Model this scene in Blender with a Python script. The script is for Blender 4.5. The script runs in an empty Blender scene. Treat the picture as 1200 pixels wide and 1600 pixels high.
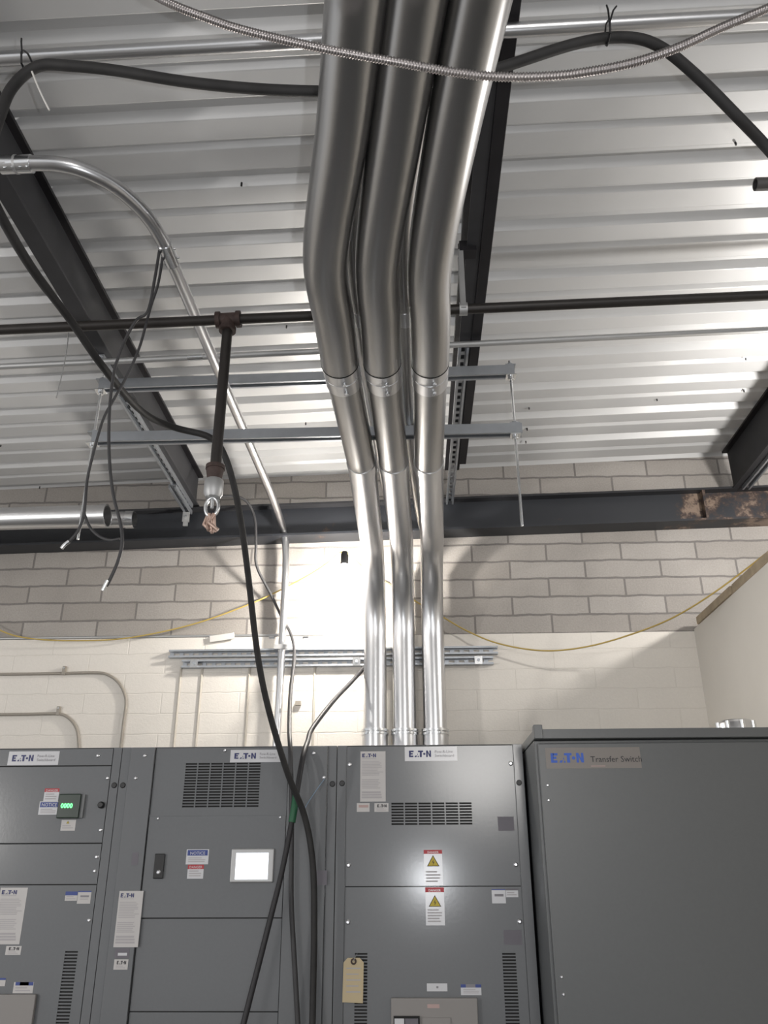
import bpy, math, random
import mathutils
from mathutils import Vector as V, Matrix
random.seed(7)
C = bpy.context.scene.collection
EYE = 1.72            # height of the camera above the floor
F = 1302.0            # focal length in pixels of the 1200x1600 frame
# ------------------------------------------------------------------ camera basis
Zc = V((-11, 2950, -F)).normalized()
Yc = V((50, -575, -F)); Yc = (Yc - Zc * Yc.dot(Zc)).normalized()
Xc = Yc.cross(Zc)
Rm = Matrix((Xc, Yc, Zc))                      # camera -> world
def P(px, py, X=None, Y=None, h=None):
    """point seen at a pixel of the photograph on the plane X=, Y= or height above the eye h="""
    d = Rm @ V((px - 600, 800 - py, -F))
    k = X / d.x if X is not None else (Y / d.y if Y is not None else h / d.z)
    p = d * k
    return V((p.x, p.y, p.z + EYE))
cam = bpy.data.cameras.new('camera'); camo = bpy.data.objects.new('camera', cam); C.objects.link(camo)
cam.sensor_fit = 'VERTICAL'; cam.sensor_height = 36; cam.lens = 36 * F / 1600
cam.clip_start = .02
camo.matrix_world = Matrix.Translation((0, 0, EYE)) @ Rm.to_4x4()
bpy.context.scene.camera = camo

# ------------------------------------------------------------------ materials
def nodes(m): return m.node_tree.nodes, m.node_tree.links
def mat(name, col, rough=.5, metal=0, spec=.5, noise=0, nscale=20, bump=0, emit=None, estr=0, rvar=0, coat=0):
    m = bpy.data.materials.new(name); m.use_nodes = True
    N, L = nodes(m); b = N['Principled BSDF']
    b.inputs['Base Color'].default_value = (*col, 1); b.inputs['Roughness'].default_value = rough
    b.inputs['Metallic'].default_value = metal; b.inputs['Specular IOR Level'].default_value = spec
    b.inputs['Coat Weight'].default_value = coat
    if emit:
        b.inputs['Emission Color'].default_value = (*emit, 1); b.inputs['Emission Strength'].default_value = estr
    if noise or bump or rvar:
        tc = N.new('ShaderNodeTexCoord'); nz = N.new('ShaderNodeTexNoise')
        nz.inputs['Scale'].default_value = nscale; nz.inputs['Detail'].default_value = 5
        L.new(tc.outputs['Object'], nz.inputs['Vector'])
        if noise:
            mx = N.new('ShaderNodeMix'); mx.data_type = 'RGBA'
            mx.inputs['A'].default_value = tuple(c * (1 - noise) for c in col) + (1,)
            mx.inputs['B'].default_value = tuple(min(1, c * (1 + noise)) for c in col) + (1,)
            L.new(nz.outputs['Fac'], mx.inputs['Factor']); L.new(mx.outputs['Result'], b.inputs['Base Color'])
        if rvar:
            mr = N.new('ShaderNodeMapRange'); mr.inputs['From Min'].default_value = .3; mr.inputs['From Max'].default_value = .7
            mr.inputs['To Min'].default_value = rough - rvar; mr.inputs['To Max'].default_value = rough + rvar
            L.new(nz.outputs['Fac'], mr.inputs['Value']); L.new(mr.outputs['Result'], b.inputs['Roughness'])
        if bump:
            bp = N.new('ShaderNodeBump'); bp.inputs['Strength'].default_value = bump; bp.inputs['Distance'].default_value = .002
            L.new(nz.outputs['Fac'], bp.inputs['Height']); L.new(bp.outputs['Normal'], b.inputs['Normal'])
    return m
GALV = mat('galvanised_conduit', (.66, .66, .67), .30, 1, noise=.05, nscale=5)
GALV2 = mat('galvanised_conduit_shaded', (.44, .435, .43), .30, 1, noise=.06, nscale=5)  # darker copy of the conduit metal, dark floor reflection overhead put into its colour
STRUT = mat('zinc_strut', (.42, .44, .47), .42, .85, noise=.1, nscale=30)
ZINC = mat('bright_zinc', (.78, .79, .8), .22, 1)
DULLZ = mat('dull_zinc', (.45, .45, .45), .5, .7)
BLACKSTEEL = mat('black_steel_and_flange_shade', (.012, .011, .013), .5, 0, spec=.3, noise=.4, nscale=14, bump=.1)
GREYSTEEL = mat('dark_primer_steel', (.026, .026, .029), .55, 0, spec=.35, noise=.3, nscale=12)
IRON = mat('black_iron_pipe', (.028, .024, .022), .42, .3, noise=.3, nscale=30)
RUSTIRON = mat('rusty_iron_fitting', (.055, .035, .03), .65, .2, noise=.5, nscale=60, bump=.4)
RUBBER = mat('black_cable_jacket', (.022, .021, .023), .5, 0, spec=.35, noise=.3, nscale=25)
DUSTY = mat('scuffed_black_cable_jacket', (.028, .027, .027), .6, 0, spec=.3, noise=.5, nscale=18)
GREYJ = mat('grey_cable_jacket', (.045, .044, .046), .5, 0, spec=.35, noise=.2, nscale=25)
YELLOW = mat('yellow_cord_jacket', (.46, .33, .09), .55)
PAINTED = mat('cream_painted_conduit', (.30, .27, .23), .5)
CABINET = mat('grey_cabinet_paint', (.152, .157, .164), .17, 0, spec=.5, noise=.04, nscale=90, bump=.04)
CABINET2 = mat('darker_grey_cabinet_paint', (.110, .115, .118), .34, 0, spec=.5, noise=.05, nscale=90, bump=.05)
SEAM = mat('dark_gap', (.012, .012, .012), .8)
WHITE = mat('white_label', (.60, .60, .62), .2)
CREAMW = mat('off_white_label', (.52, .50, .49), .5)
PLATE = mat('grey_plate', (.13, .12, .14), .5)
TAN = mat('tan_nameplate', (.20, .18, .165), .4)
NAVY = mat('navy_ink', (.03, .035, .13), .5)
BLUE = mat('bright_blue_ink', (.035, .11, .50), .5)
NBLUE = mat('notice_blue', (.035, .06, .24), .5)
RED = mat('danger_red', (.42, .03, .04), .5)
INK = mat('grey_ink', (.24, .23, .25), .6)
INKL = mat('pale_grey_ink', (.40, .38, .39), .6)
INKB = mat('black_ink', (.02, .02, .025), .6)
PINK = mat('faded_red_ink', (.45, .32, .30), .6)
WARN = mat('warning_yellow', (.50, .38, .03), .5)
MANILA = mat('manila_tag', (.50, .41, .26), .7)
BREAKER = mat('breaker_face', (.25, .235, .225), .5)
SCREWM = mat('screw_zinc', (.80, .80, .82), .3, .9)
BLACKP = mat('black_plastic', (.012, .012, .013), .4)
DGREEN = mat('meter_bezel', (.02, .035, .025), .35)
GREENTAPE = mat('green_tape', (.015, .10, .045), .5)
COPPER = mat('copper_tip', (.50, .36, .30), .45, .6)
SCREEN = mat('lit_screen', (.8, .85, .9), .3, emit=(.88, .94, 1), estr=1.6)
DIGIT = mat('green_led_digits', (.1, .8, .2), .4, emit=(.12, 1, .22), estr=3.0)
BULB = mat('lit_bulb', (1, 1, 1), .4, emit=(1, .95, .88), estr=850)
PAPER = mat('white_paper', (.62, .60, .57), .8)
CONCRETE = mat('concrete_floor', (.13, .125, .12), .7, noise=.2, nscale=3)
DRYWALL = mat('room_wall_paint', (.45, .43, .40), .8, noise=.05, nscale=4)
WOOD = mat('rough_wood_plate', (.36, .29, .20), .8, noise=.35, nscale=25, bump=.3)
DECK = mat('galvanised_roof_deck', (.62, .62, .62), .42, .2, noise=.08, nscale=2.2, rvar=.08)
PLASTER = mat('cream_painted_low_wall', (.70, .665, .61), .7, 0, spec=.3, noise=.06, nscale=3.5, bump=.15)

def block_material(name, c1, c2, mortar, w, h, x0, z0, msize, bump, noise=.20, soft=.1, squash=.5):
    m = bpy.data.materials.new(name); m.use_nodes = True
    N, L = nodes(m); b = N['Principled BSDF']; b.inputs['Roughness'].default_value = .85; b.inputs['Specular IOR Level'].default_value = .25
    tc = N.new('ShaderNodeTexCoord'); sp = N.new('ShaderNodeSeparateXYZ'); cb = N.new('ShaderNodeCombineXYZ')
    L.new(tc.outputs['Object'], sp.inputs[0])
    ax = N.new('ShaderNodeMath'); ax.operation = 'ADD'; L.new(sp.outputs['X'], ax.inputs[0]); L.new(sp.outputs['Y'], ax.inputs[1])
    a2 = N.new('ShaderNodeMath'); a2.operation = 'ADD'; L.new(ax.outputs[0], a2.inputs[0]); a2.inputs[1].default_value = -x0 + w * 100
    a3 = N.new('ShaderNodeMath'); a3.operation = 'ADD'; L.new(sp.outputs['Z'], a3.inputs[0]); a3.inputs[1].default_value = -z0 + h * 100
    nzw = N.new('ShaderNodeTexNoise'); nzw.inputs['Scale'].default_value = 11; L.new(tc.outputs['Object'], nzw.inputs['Vector'])
    wob = N.new('ShaderNodeMath'); wob.operation = 'MULTIPLY_ADD'; L.new(nzw.outputs['Fac'], wob.inputs[0]); wob.inputs[1].default_value = .016
    L.new(a3.outputs[0], wob.inputs[2])
    L.new(a2.outputs[0], cb.inputs['X']); L.new(wob.outputs[0], cb.inputs['Y'])
    br = N.new('ShaderNodeTexBrick'); L.new(cb.outputs[0], br.inputs['Vector'])
    br.inputs['Scale'].default_value = 1; br.inputs['Brick Width'].default_value = w; br.inputs['Row Height'].default_value = h
    br.inputs['Mortar Size'].default_value = msize; br.inputs['Mortar Smooth'].default_value = soft; br.offset = .5
    br.inputs['Bias'].default_value = 0
    br.inputs['Color1'].default_value = (*c1, 1); br.inputs['Color2'].default_value = (*c2, 1); br.inputs['Mortar'].default_value = (*mortar, 1)
    nz = N.new('ShaderNodeTexNoise'); nz.inputs['Scale'].default_value = 120; nz.inputs['Detail'].default_value = 6; L.new(tc.outputs['Object'], nz.inputs['Vector'])
    nb = N.new('ShaderNodeTexNoise'); nb.inputs['Scale'].default_value = 3.0; nb.inputs['Detail'].default_value = 4; L.new(tc.outputs['Object'], nb.inputs['Vector'])
    mm = N.new('ShaderNodeMapRange'); mm.inputs['From Min'].default_value = .25; mm.inputs['From Max'].default_value = .75
    mm.inputs['To Min'].default_value = 1 - noise; mm.inputs['To Max'].default_value = 1 + noise
    av = N.new('ShaderNodeMath'); av.operation = 'MULTIPLY_ADD'; av.inputs[1].default_value = .5
    hf = N.new('ShaderNodeMath'); hf.operation = 'MULTIPLY'; hf.inputs[1].default_value = .5; L.new(nb.outputs['Fac'], hf.inputs[0])
    L.new(nz.outputs['Fac'], av.inputs[0]); L.new(hf.outputs[0], av.inputs[2]); L.new(av.outputs[0], mm.inputs['Value'])
    mx = N.new('ShaderNodeVectorMath'); mx.operation = 'SCALE'; L.new(br.outputs['Color'], mx.inputs[0]); L.new(mm.outputs['Result'], mx.inputs['Scale'])
    L.new(mx.outputs[0], b.inputs['Base Color'])
    hm = N.new('ShaderNodeMath'); hm.operation = 'MULTIPLY_ADD'; L.new(br.outputs['Fac'], hm.inputs[0]); hm.inputs[1].default_value = -1
    hq = N.new('ShaderNodeMath'); hq.operation = 'MULTIPLY'; hq.inputs[1].default_value = .35; L.new(nz.outputs['Fac'], hq.inputs[0]); L.new(hq.outputs[0], hm.inputs[2])
    bp = N.new('ShaderNodeBump'); bp.inputs['Strength'].default_value = bump; bp.inputs['Distance'].default_value = .006
    L.new(hm.outputs[0], bp.inputs['Height']); L.new(bp.outputs['Normal'], b.inputs['Normal'])
    return m
ZL = EYE + 1.182                                # top of the painted lower wall
BLOCK = block_material('bare_concrete_block', (.315, .29, .265), (.385, .36, .335), (.20, .185, .175), .4064, .1012, .37, ZL + .010, .0055, .8)
PBLOCK = block_material('cream_painted_block', (.72, .68, .625), (.72, .68, .625), (.69, .65, .595), .4064, .1040, .55, ZL - .078, .004, .35, noise=.05, soft=.6)
def rust_beam():
    m = mat('rust_blotched_steel', (.03, .032, .038), .5)
    N, L = nodes(m); b = N['Principled BSDF']
    tc = N.new('ShaderNodeTexCoord'); nz = N.new('ShaderNodeTexNoise'); nz.inputs['Scale'].default_value = 5.5; nz.inputs['Detail'].default_value = 9; nz.inputs['Roughness'].default_value = .7
    L.new(tc.outputs['Object'], nz.inputs['Vector'])
    sp = N.new('ShaderNodeSeparateXYZ'); L.new(tc.outputs['Object'], sp.inputs[0])
    mr = N.new('ShaderNodeMapRange'); mr.inputs['From Min'].default_value = 1.25; mr.inputs['From Max'].default_value = 1.85
    mr.inputs['To Min'].default_value = -.12; mr.inputs['To Max'].default_value = .10; L.new(sp.outputs['X'], mr.inputs['Value'])
    ad = N.new('ShaderNodeMath'); ad.operation = 'ADD'; L.new(nz.outputs['Fac'], ad.inputs[0]); L.new(mr.outputs['Result'], ad.inputs[1])
    cr = N.new('ShaderNodeValToRGB'); e = cr.color_ramp.elements
    e[0].position = .50; e[0].color = (.020, .022, .027, 1); e[1].position = .56; e[1].color = (.05, .032, .026, 1)
    q = cr.color_ramp.elements.new(.63); q.color = (.22, .16, .12, 1)
    L.new(ad.outputs[0], cr.inputs['Fac']); L.new(cr.outputs['Color'], b.inputs['Base Color'])
    return m
RUSTY = rust_beam()

# ------------------------------------------------------------------ mesh builder
class MB:
    def __init__(s): s.v = []; s.f = []; s.m = []; s.sm = []; s.mats = []
    def mi(s, m):
        if m not in s.mats: s.mats.append(m)
        return s.mats.index(m)
    def add(s, vs, fs, m, smooth=False):
        o = len(s.v); k = s.mi(m); s.v += [V(p) for p in vs]
        for f in fs: s.f.append([i + o for i in f]); s.m.append(k); s.sm.append(smooth)
        return s
    def box(s, x0, x1, y0, y1, z0, z1, m): return s.obox(V((0, 0, 0)), V((1, 0, 0)), V((0, 1, 0)), V((0, 0, 1)), x0, x1, y0, y1, z0, z1, m)
    def obox(s, o, a, b, c, x0, x1, y0, y1, z0, z1, m):
        vs = [o + a * x + b * y + c * z for z in (z0, z1) for y in (y0, y1) for x in (x0, x1)]
        fs = [(0, 2, 3, 1), (4, 5, 7, 6), (0, 1, 5, 4), (2, 6, 7, 3), (0, 4, 6, 2), (1, 3, 7, 5)]
        if a.cross(b).dot(c) < 0: fs = [tuple(reversed(f)) for f in fs]
        return s.add(vs, fs, m)
    def quad(s, x0, x1, z0, z1, y, m): return s.add([(x0, y, z0), (x1, y, z0), (x1, y, z1), (x0, y, z1)], [(0, 1, 2, 3)], m)
    def poly(s, pts, y, m): return s.add([(x, y, z) for x, z in pts], [tuple(range(len(pts)))], m)
    def sweep(s, path, r, m, n=14, cap=True, rf=None):
        path = [V(p) for p in path]; k = len(path); T = []
        for i in range(k):
            t = path[min(i + 1, k - 1)] - path[max(i - 1, 0)]
            T.append(t.normalized() if t.length > 1e-9 else V((0, 0, 1)))
        u = T[0].orthogonal().normalized(); vs = []; fs = []; acc = 0
        for i in range(k):
            if i:
                u = (u - T[i] * u.dot(T[i])).normalized(); acc += (path[i] - path[i - 1]).length
            w = T[i].cross(u); ri = r[i] if isinstance(r, (list, tuple)) else r
            for j in range(n):
                a = 2 * math.pi * j / n; rr = ri if rf is None else rf(acc, a, ri)
                vs.append(path[i] + u * (rr * math.cos(a)) + w * (rr * math.sin(a)))
        for i in range(k - 1):
            for j in range(n):
                j2 = (j + 1) % n; fs.append((i * n + j, i * n + j2, (i + 1) * n + j2, (i + 1) * n + j))
        s.add(vs, fs, m, True)
        if cap:
            s.add(vs[:n], [tuple(reversed(range(n)))], m); s.add(vs[-n:], [tuple(range(n))], m)
        return s
    def cyl(s, p0, p1, r, m, n=18, r2=None): return s.sweep([p0, p1], [r, r if r2 is None else r2], m, n)
    def ring(s, p0, p1, ro, ri, m, n=28):
        """open tube with wall thickness"""
        p0 = V(p0); p1 = V(p1); t = (p1 - p0).normalized(); u = t.orthogonal().normalized(); w = t.cross(u); vs = []; fs = []
        for p, r in ((p0, ri), (p0, ro), (p1, ro), (p1, ri)):
            for j in range(n):
                a = 2 * math.pi * j / n; vs.append(p + u * r * math.cos(a) + w * r * math.sin(a))
        for q in range(4):
            q2 = (q + 1) % 4
            for j in range(n):
                j2 = (j + 1) % n; fs.append((q * n + j, q * n + j2, q2 * n + j2, q2 * n + j))
        s.add(vs, fs[:n], m); s.add(vs, fs[n:2 * n], m, True); s.add(vs, fs[2 * n:3 * n], m); s.add(vs, fs[3 * n:], m, True)
        return s
    def strut(s, p0, p1, opn, m=None, w=.041, d=.041, slots=True, t=.0028):
        m = m or STRUT
        p0 = V(p0); p1 = V(p1); a = (p1 - p0); L = a.length; a.normalize(); o = V(opn); o = (o - a * o.dot(a)).normalized(); b = o.cross(a)
        bx = lambda x0, x1, y0, y1, z0, z1: s.obox(p0, a, b, o, x0, x1, y0, y1, z0, z1, m)
        if slots:
            bx(0, L, -w / 2, -.007, 0, t); bx(0, L, .007, w / 2, 0, t); x = .0
            while x < L:
                bx(x, min(L, x + .022), -.007, .007, 0, t); x += .0508
        else: bx(0, L, -w / 2, w / 2, 0, t)
        bx(0, L, -w / 2, -w / 2 + t, t, d); bx(0, L, w / 2 - t, w / 2, t, d)
        bx(0, L, -w / 2 + t, -w / 2 + .0095, d - t, d); bx(0, L, w / 2 - .0095, w / 2 - t, d - t, d)
        bx(0, L, -w / 2 + .0072, -w / 2 + .0095, d - .0095, d - t); bx(0, L, w / 2 - .0095, w / 2 - .0072, d - .0095, d - t)
        return s
    def text(s, body, x, z, y, size, m, align='LEFT', bold=0):
        c = bpy.data.curves.new('t', 'FONT'); c.body = body; c.size = size; c.align_x = align; c.offset = bold * size; c.resolution_u = 2
        o = bpy.data.objects.new('t', c); me = bpy.data.meshes.new_from_object(o)
        s.add([(x + v.co.x, y, z + v.co.y) for v in me.vertices], [tuple(p.vertices) for p in me.polygons], m)
        bpy.data.objects.remove(o); bpy.data.meshes.remove(me); bpy.data.curves.remove(c)
        return s
    def build(s, name, parent=None, bevel=0):
        me = bpy.data.meshes.new(name)
        off = V((0, 0, 0))
        q = parent
        while q is not None: off += V(q.location); q = q.parent
        me.from_pydata([p - off for p in s.v], [], s.f)
        for m in s.mats: me.materials.append(m)
        me.polygons.foreach_set('material_index', s.m); me.polygons.foreach_set('use_smooth', s.sm); me.update()
        o = bpy.data.objects.new(name, me); C.objects.link(o)
        if parent is not None: o.parent = parent
        if bevel:
            bv = o.modifiers.new('bevel', 'BEVEL'); bv.width = bevel; bv.segments = 2; bv.limit_method = 'ANGLE'; bv.angle_limit = math.radians(50)
        return o
def tag(o, label, cat, group=None):
    o['label'] = label; o['category'] = cat
    if group: o['group'] = group
    return o
def struct(o): o['kind'] = 'structure'; return o
def thing(name, loc, label, cat, group=None):
    o = bpy.data.objects.new(name, None); C.objects.link(o); o.location = loc; o.empty_display_size = .1
    return tag(o, label, cat, group)
def smooth(pts, n=8):
    pts = [V(p) for p in pts]; q = [pts[0] * 2 - pts[1]] + pts + [pts[-1] * 2 - pts[-2]]; out = []
    for i in range(1, len(q) - 2):
        a, b, c, d = q[i - 1:i + 3]
        for k in range(n):
            t = k / n
            out.append(.5 * ((2 * b) + (c - a) * t + (2 * a - 5 * b + 4 * c - d) * t * t + (3 * b - a - 3 * c + d) * t ** 3))
    return out + [pts[-1]]
def relax(pts, it=3):
    for _ in range(it): pts = [pts[0]] + [(pts[i - 1] + pts[i] * 2 + pts[i + 1]) / 4 for i in range(1, len(pts) - 1)] + [pts[-1]]
    return pts
def cable(name, pts, r, m, parent=None, n=10, it=4):
    return MB().sweep(relax(smooth([P(x, y, Y=d) for x, y, d in pts], 10), it), r, m, n).build(name, parent)

# ------------------------------------------------------------------ the room
W = 4.30                                         # front face of the upper block wall
DK = lambda x: EYE + 2.15 + .031 * x             # underside of the roof deck
XR = 1.475                                       # left face of the low wall on the right
fl = MB().box(-5, 6.5, -6, 5, -.1, 0, CONCRETE).build('floor'); struct(fl)
wb = MB(); wb.box(-5, 6.5, W, W + .2, ZL, 5.2, BLOCK); wb.box(-5, 6.5, W - .012, W + .2, 0, ZL, PBLOCK)
struct(wb.build('wall_back'))
rw = MB(); rw.box(XR, XR + .15, .9, W - .0125, 0, ZL + .012, PLASTER); wr = struct(rw.build('wall_right'))
tr = MB()
for y0, y1, dz, dx in ((W - .60, W - .10, 0, 0), (W - 1.40, W - .605, .004, .008), (1.0, W - 1.405, 0, .003)):
    tr.box(XR - .010 + dx, XR + .13, y0, y1, ZL + .012, ZL + .050 + dz, WOOD)
struct(tr.build('trim_1'))
# roof deck: wide flats with a deep flute and a shallow flute in every module, running along the wall
prof = []
yb = 4.29
while yb > -6.2:
    k = []
    for y, z in ((.215 - .275, 0), (-.057, .001), (-.046, .028), (-.008, .028), (.014, .001), (.018, 0), (.090, 0), (.093, .001), (.099, .014), (.112, .014), (.128, .001), (.132, 0)):
        k.append((yb + y, z))
    prof = k + prof; yb -= .275
prof = [p for p in prof if p[0] <= W + .05]
dk = MB(); vs = []; X0, X1 = -5.0, 6.5
for y, z in prof: vs += [(X0, y, DK(X0) + z), (X1, y, DK(X1) + z)]
n = len(prof)
vs2 = vs + [(x, y, z + .09) for x, y, z in ((X0, prof[0][0], DK(X0)), (X1, prof[0][0], DK(X1)), (X0, prof[-1][0], DK(X0)), (X1, prof[-1][0], DK(X1)))]
dk.add(vs2, [(2 * i, 2 * i + 2, 2 * i + 3, 2 * i + 1) for i in range(n - 1)] + [(2 * n, 2 * n + 1, 2 * n + 3, 2 * n + 2)], DECK)
ceil = struct(dk.build('ceiling'))
for x, y in ((378, 281), (1152, 235), (1065, 473), (1168, 574), (1165, 624), (1028, 634), (827, 642), (824, 675), (822, 695), (448, 505), (478, 657), (65, 745), (5, 678)):
    p = P(x, y, h=2.15); p.z = DK(p.x)
    MB().cyl(p + V((0, 0, .004)), p - V((0, 0, .010)), .0035, BLACKP, 8).build('screw', ceil)

# ------------------------------------------------------------------ steel beams
def joist(xa, xb, xw, y0, y1, zb0, label, cope=0, dark=None, top=None):
    """narrow I-section joist: web at xw, bottom flange from xa to xb"""
    o = MB(); t = .005
    zt = top or min(DK(xa), DK(xb)) - .001
    o.box(xw - t, xw + t, y0, y1, zb0 + .008, zt - .010, GREYSTEEL)
    xm = xb if dark is None else dark
    o.box(xa, xm, y0, y1 - cope, zb0, zb0 + .010, GREYSTEEL)
    if dark is not None: o.box(xm, xb, y0, y1 - cope, zb0 - .003, zb0 + .010, BLACKSTEEL)  # right part blacker: unlit tone of the underside put into the flange colour
    o.box(xa, xb, y0, y1, zt - .012, zt, BLACKSTEEL)
    return tag(o.build('steel_joist', bevel=.002), label, 'beam', 'roof joists')
ZJ = EYE + 1.905
joist(-1.236, -1.172, -1.205, -6, W - .07, ZJ, 'black steel roof joist on the left, running to the wall under the bent conduit')
joist(.205, .288, .236, -6, W - .02, ZJ + .014, 'narrow black steel roof joist right behind the three big conduits', cope=.52, dark=.250)
joist(1.765, 1.835, 1.80, -6, W - .07, ZJ + .045, 'dark roof joist at the right edge above the low painted wall')
wbm = MB(); o = V((0, 0, EYE)); a = V((1, 0, .022)); b = V((0, 1, 0)); c = V((0, 0, 1))
wbm.obox(o, a, b, c, -4.9, 6.4, W - .075, W - .063, 1.742, 1.915, RUSTY)
wbm.obox(o, a, b, c, -4.9, 6.4, W - .125, W - .002, 1.730, 1.742, RUSTY)
wbm.obox(o, a, b, c, -4.9, 6.4, W - .125, W - .002, 1.910, 1.922, GREYSTEEL)
wbm.obox(o, a, b, c, 1.60, 1.615, W - .120, W - .075, 1.742, 1.910, RUSTY)
tag(wbm.build('wall_beam'), 'long dark steel beam along the block wall with rust stains at its right', 'beam')

# strut rails fixed below the joists
def rail(xc, y0, y1, zt, label, loc=None):
    r = thing('strut_rail', (xc, y0, zt), label, 'strut channel', 'strut rails under the joists')
    MB().strut((xc, y0, zt), (xc, y1, zt), (0, 0, -1), d=.021).build('channel', r)
    return r
zr = ZJ - .001
r1 = rail(-1.216, 2.72, 4.16, zr, 'zinc strut rail under the left black joist')
e = MB(); e.strut((-1.228, 3.86, zr - .022), (-1.228, 4.20, zr - .022), (0, 0, -1), d=.021); e.build('splice_channel', r1)
e = MB(); ex = -1.232; e.box(ex - .018, ex + .018, 4.165, 4.180, zr - .100, zr - .0435, DULLZ); e.box(ex - .012, ex + .012, 4.167, 4.177, zr - .125, zr - .100, DULLZ)
e.cyl((ex, 4.15, zr - .072), (ex, 4.195, zr - .072), .008, ZINC, 6); e.build('end_clamp', r1)
r2 = rail(.222, 2.72, 4.20, zr + .010, 'slotted zinc strut rail under the joist right of the big conduits')
rail(1.825, 2.2, 4.15, zr + .045, 'grey strut rail under the joist at the right edge')

# ------------------------------------------------------------------ trapeze hanger
YT = 2.815
bl, brr = P(158, 597, Y=YT), P(802, 574, Y=YT); ll, lr = P(146, 686, Y=YT), P(815, 672, Y=YT)
tz = thing('trapeze_hanger', (0, YT, bl.z), 'two-tier zinc strut trapeze hung on threaded rods across the room', 'hanger')
MB().strut(bl, brr, (0, 0, -1), slots=True).build('upper_bar', tz)
MB().strut(ll + V((0, 0, .02)), lr + V((0, 0, .02)), (0, 0, -1), slots=True).build('lower_bar', tz)
def rod(xt, yt, xb, yb_):
    t_ = P(xt, yt, Y=YT); b_ = P(xb, yb_, Y=YT); x = t_.x
    r_ = MB().sweep([V((x, YT, b_.z + (t_.z + .03 - b_.z) * i / 260)) for i in range(261)], .0052, ZINC, 8, rf=lambda s, a, r: r * (1 + .10 * math.sin(s / .0055 * 6.283 + a))).build('threaded_rod', tz)
    for zz in (t_.z - .052, t_.z + .008, None, None):
        pass
    return x
for xt, yt, xb, yb_, A, B in ((160, 597, 126, 843, bl, ll), (797, 574, 818, 822, brr, lr)):
    x = rod(xt, yt, xb, yb_)
    for bar in (A.z, B.z + .02):
        q = MB(); q.box(x - .020, x + .020, YT - .020, YT + .020, bar - .046, bar - .0415, ZINC)
        q.cyl((x, YT, bar - .058), (x, YT, bar - .046), .012, ZINC, 6); q.build('nut', tz)
        q = MB(); q.box(x - .020, x + .020, YT - .020, YT + .020, bar + .0005, bar + .005, STRUT)
        q.cyl((x, YT, bar + .005), (x, YT, bar + .016), .012, STRUT, 6); q.build('nut', tz)

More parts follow.
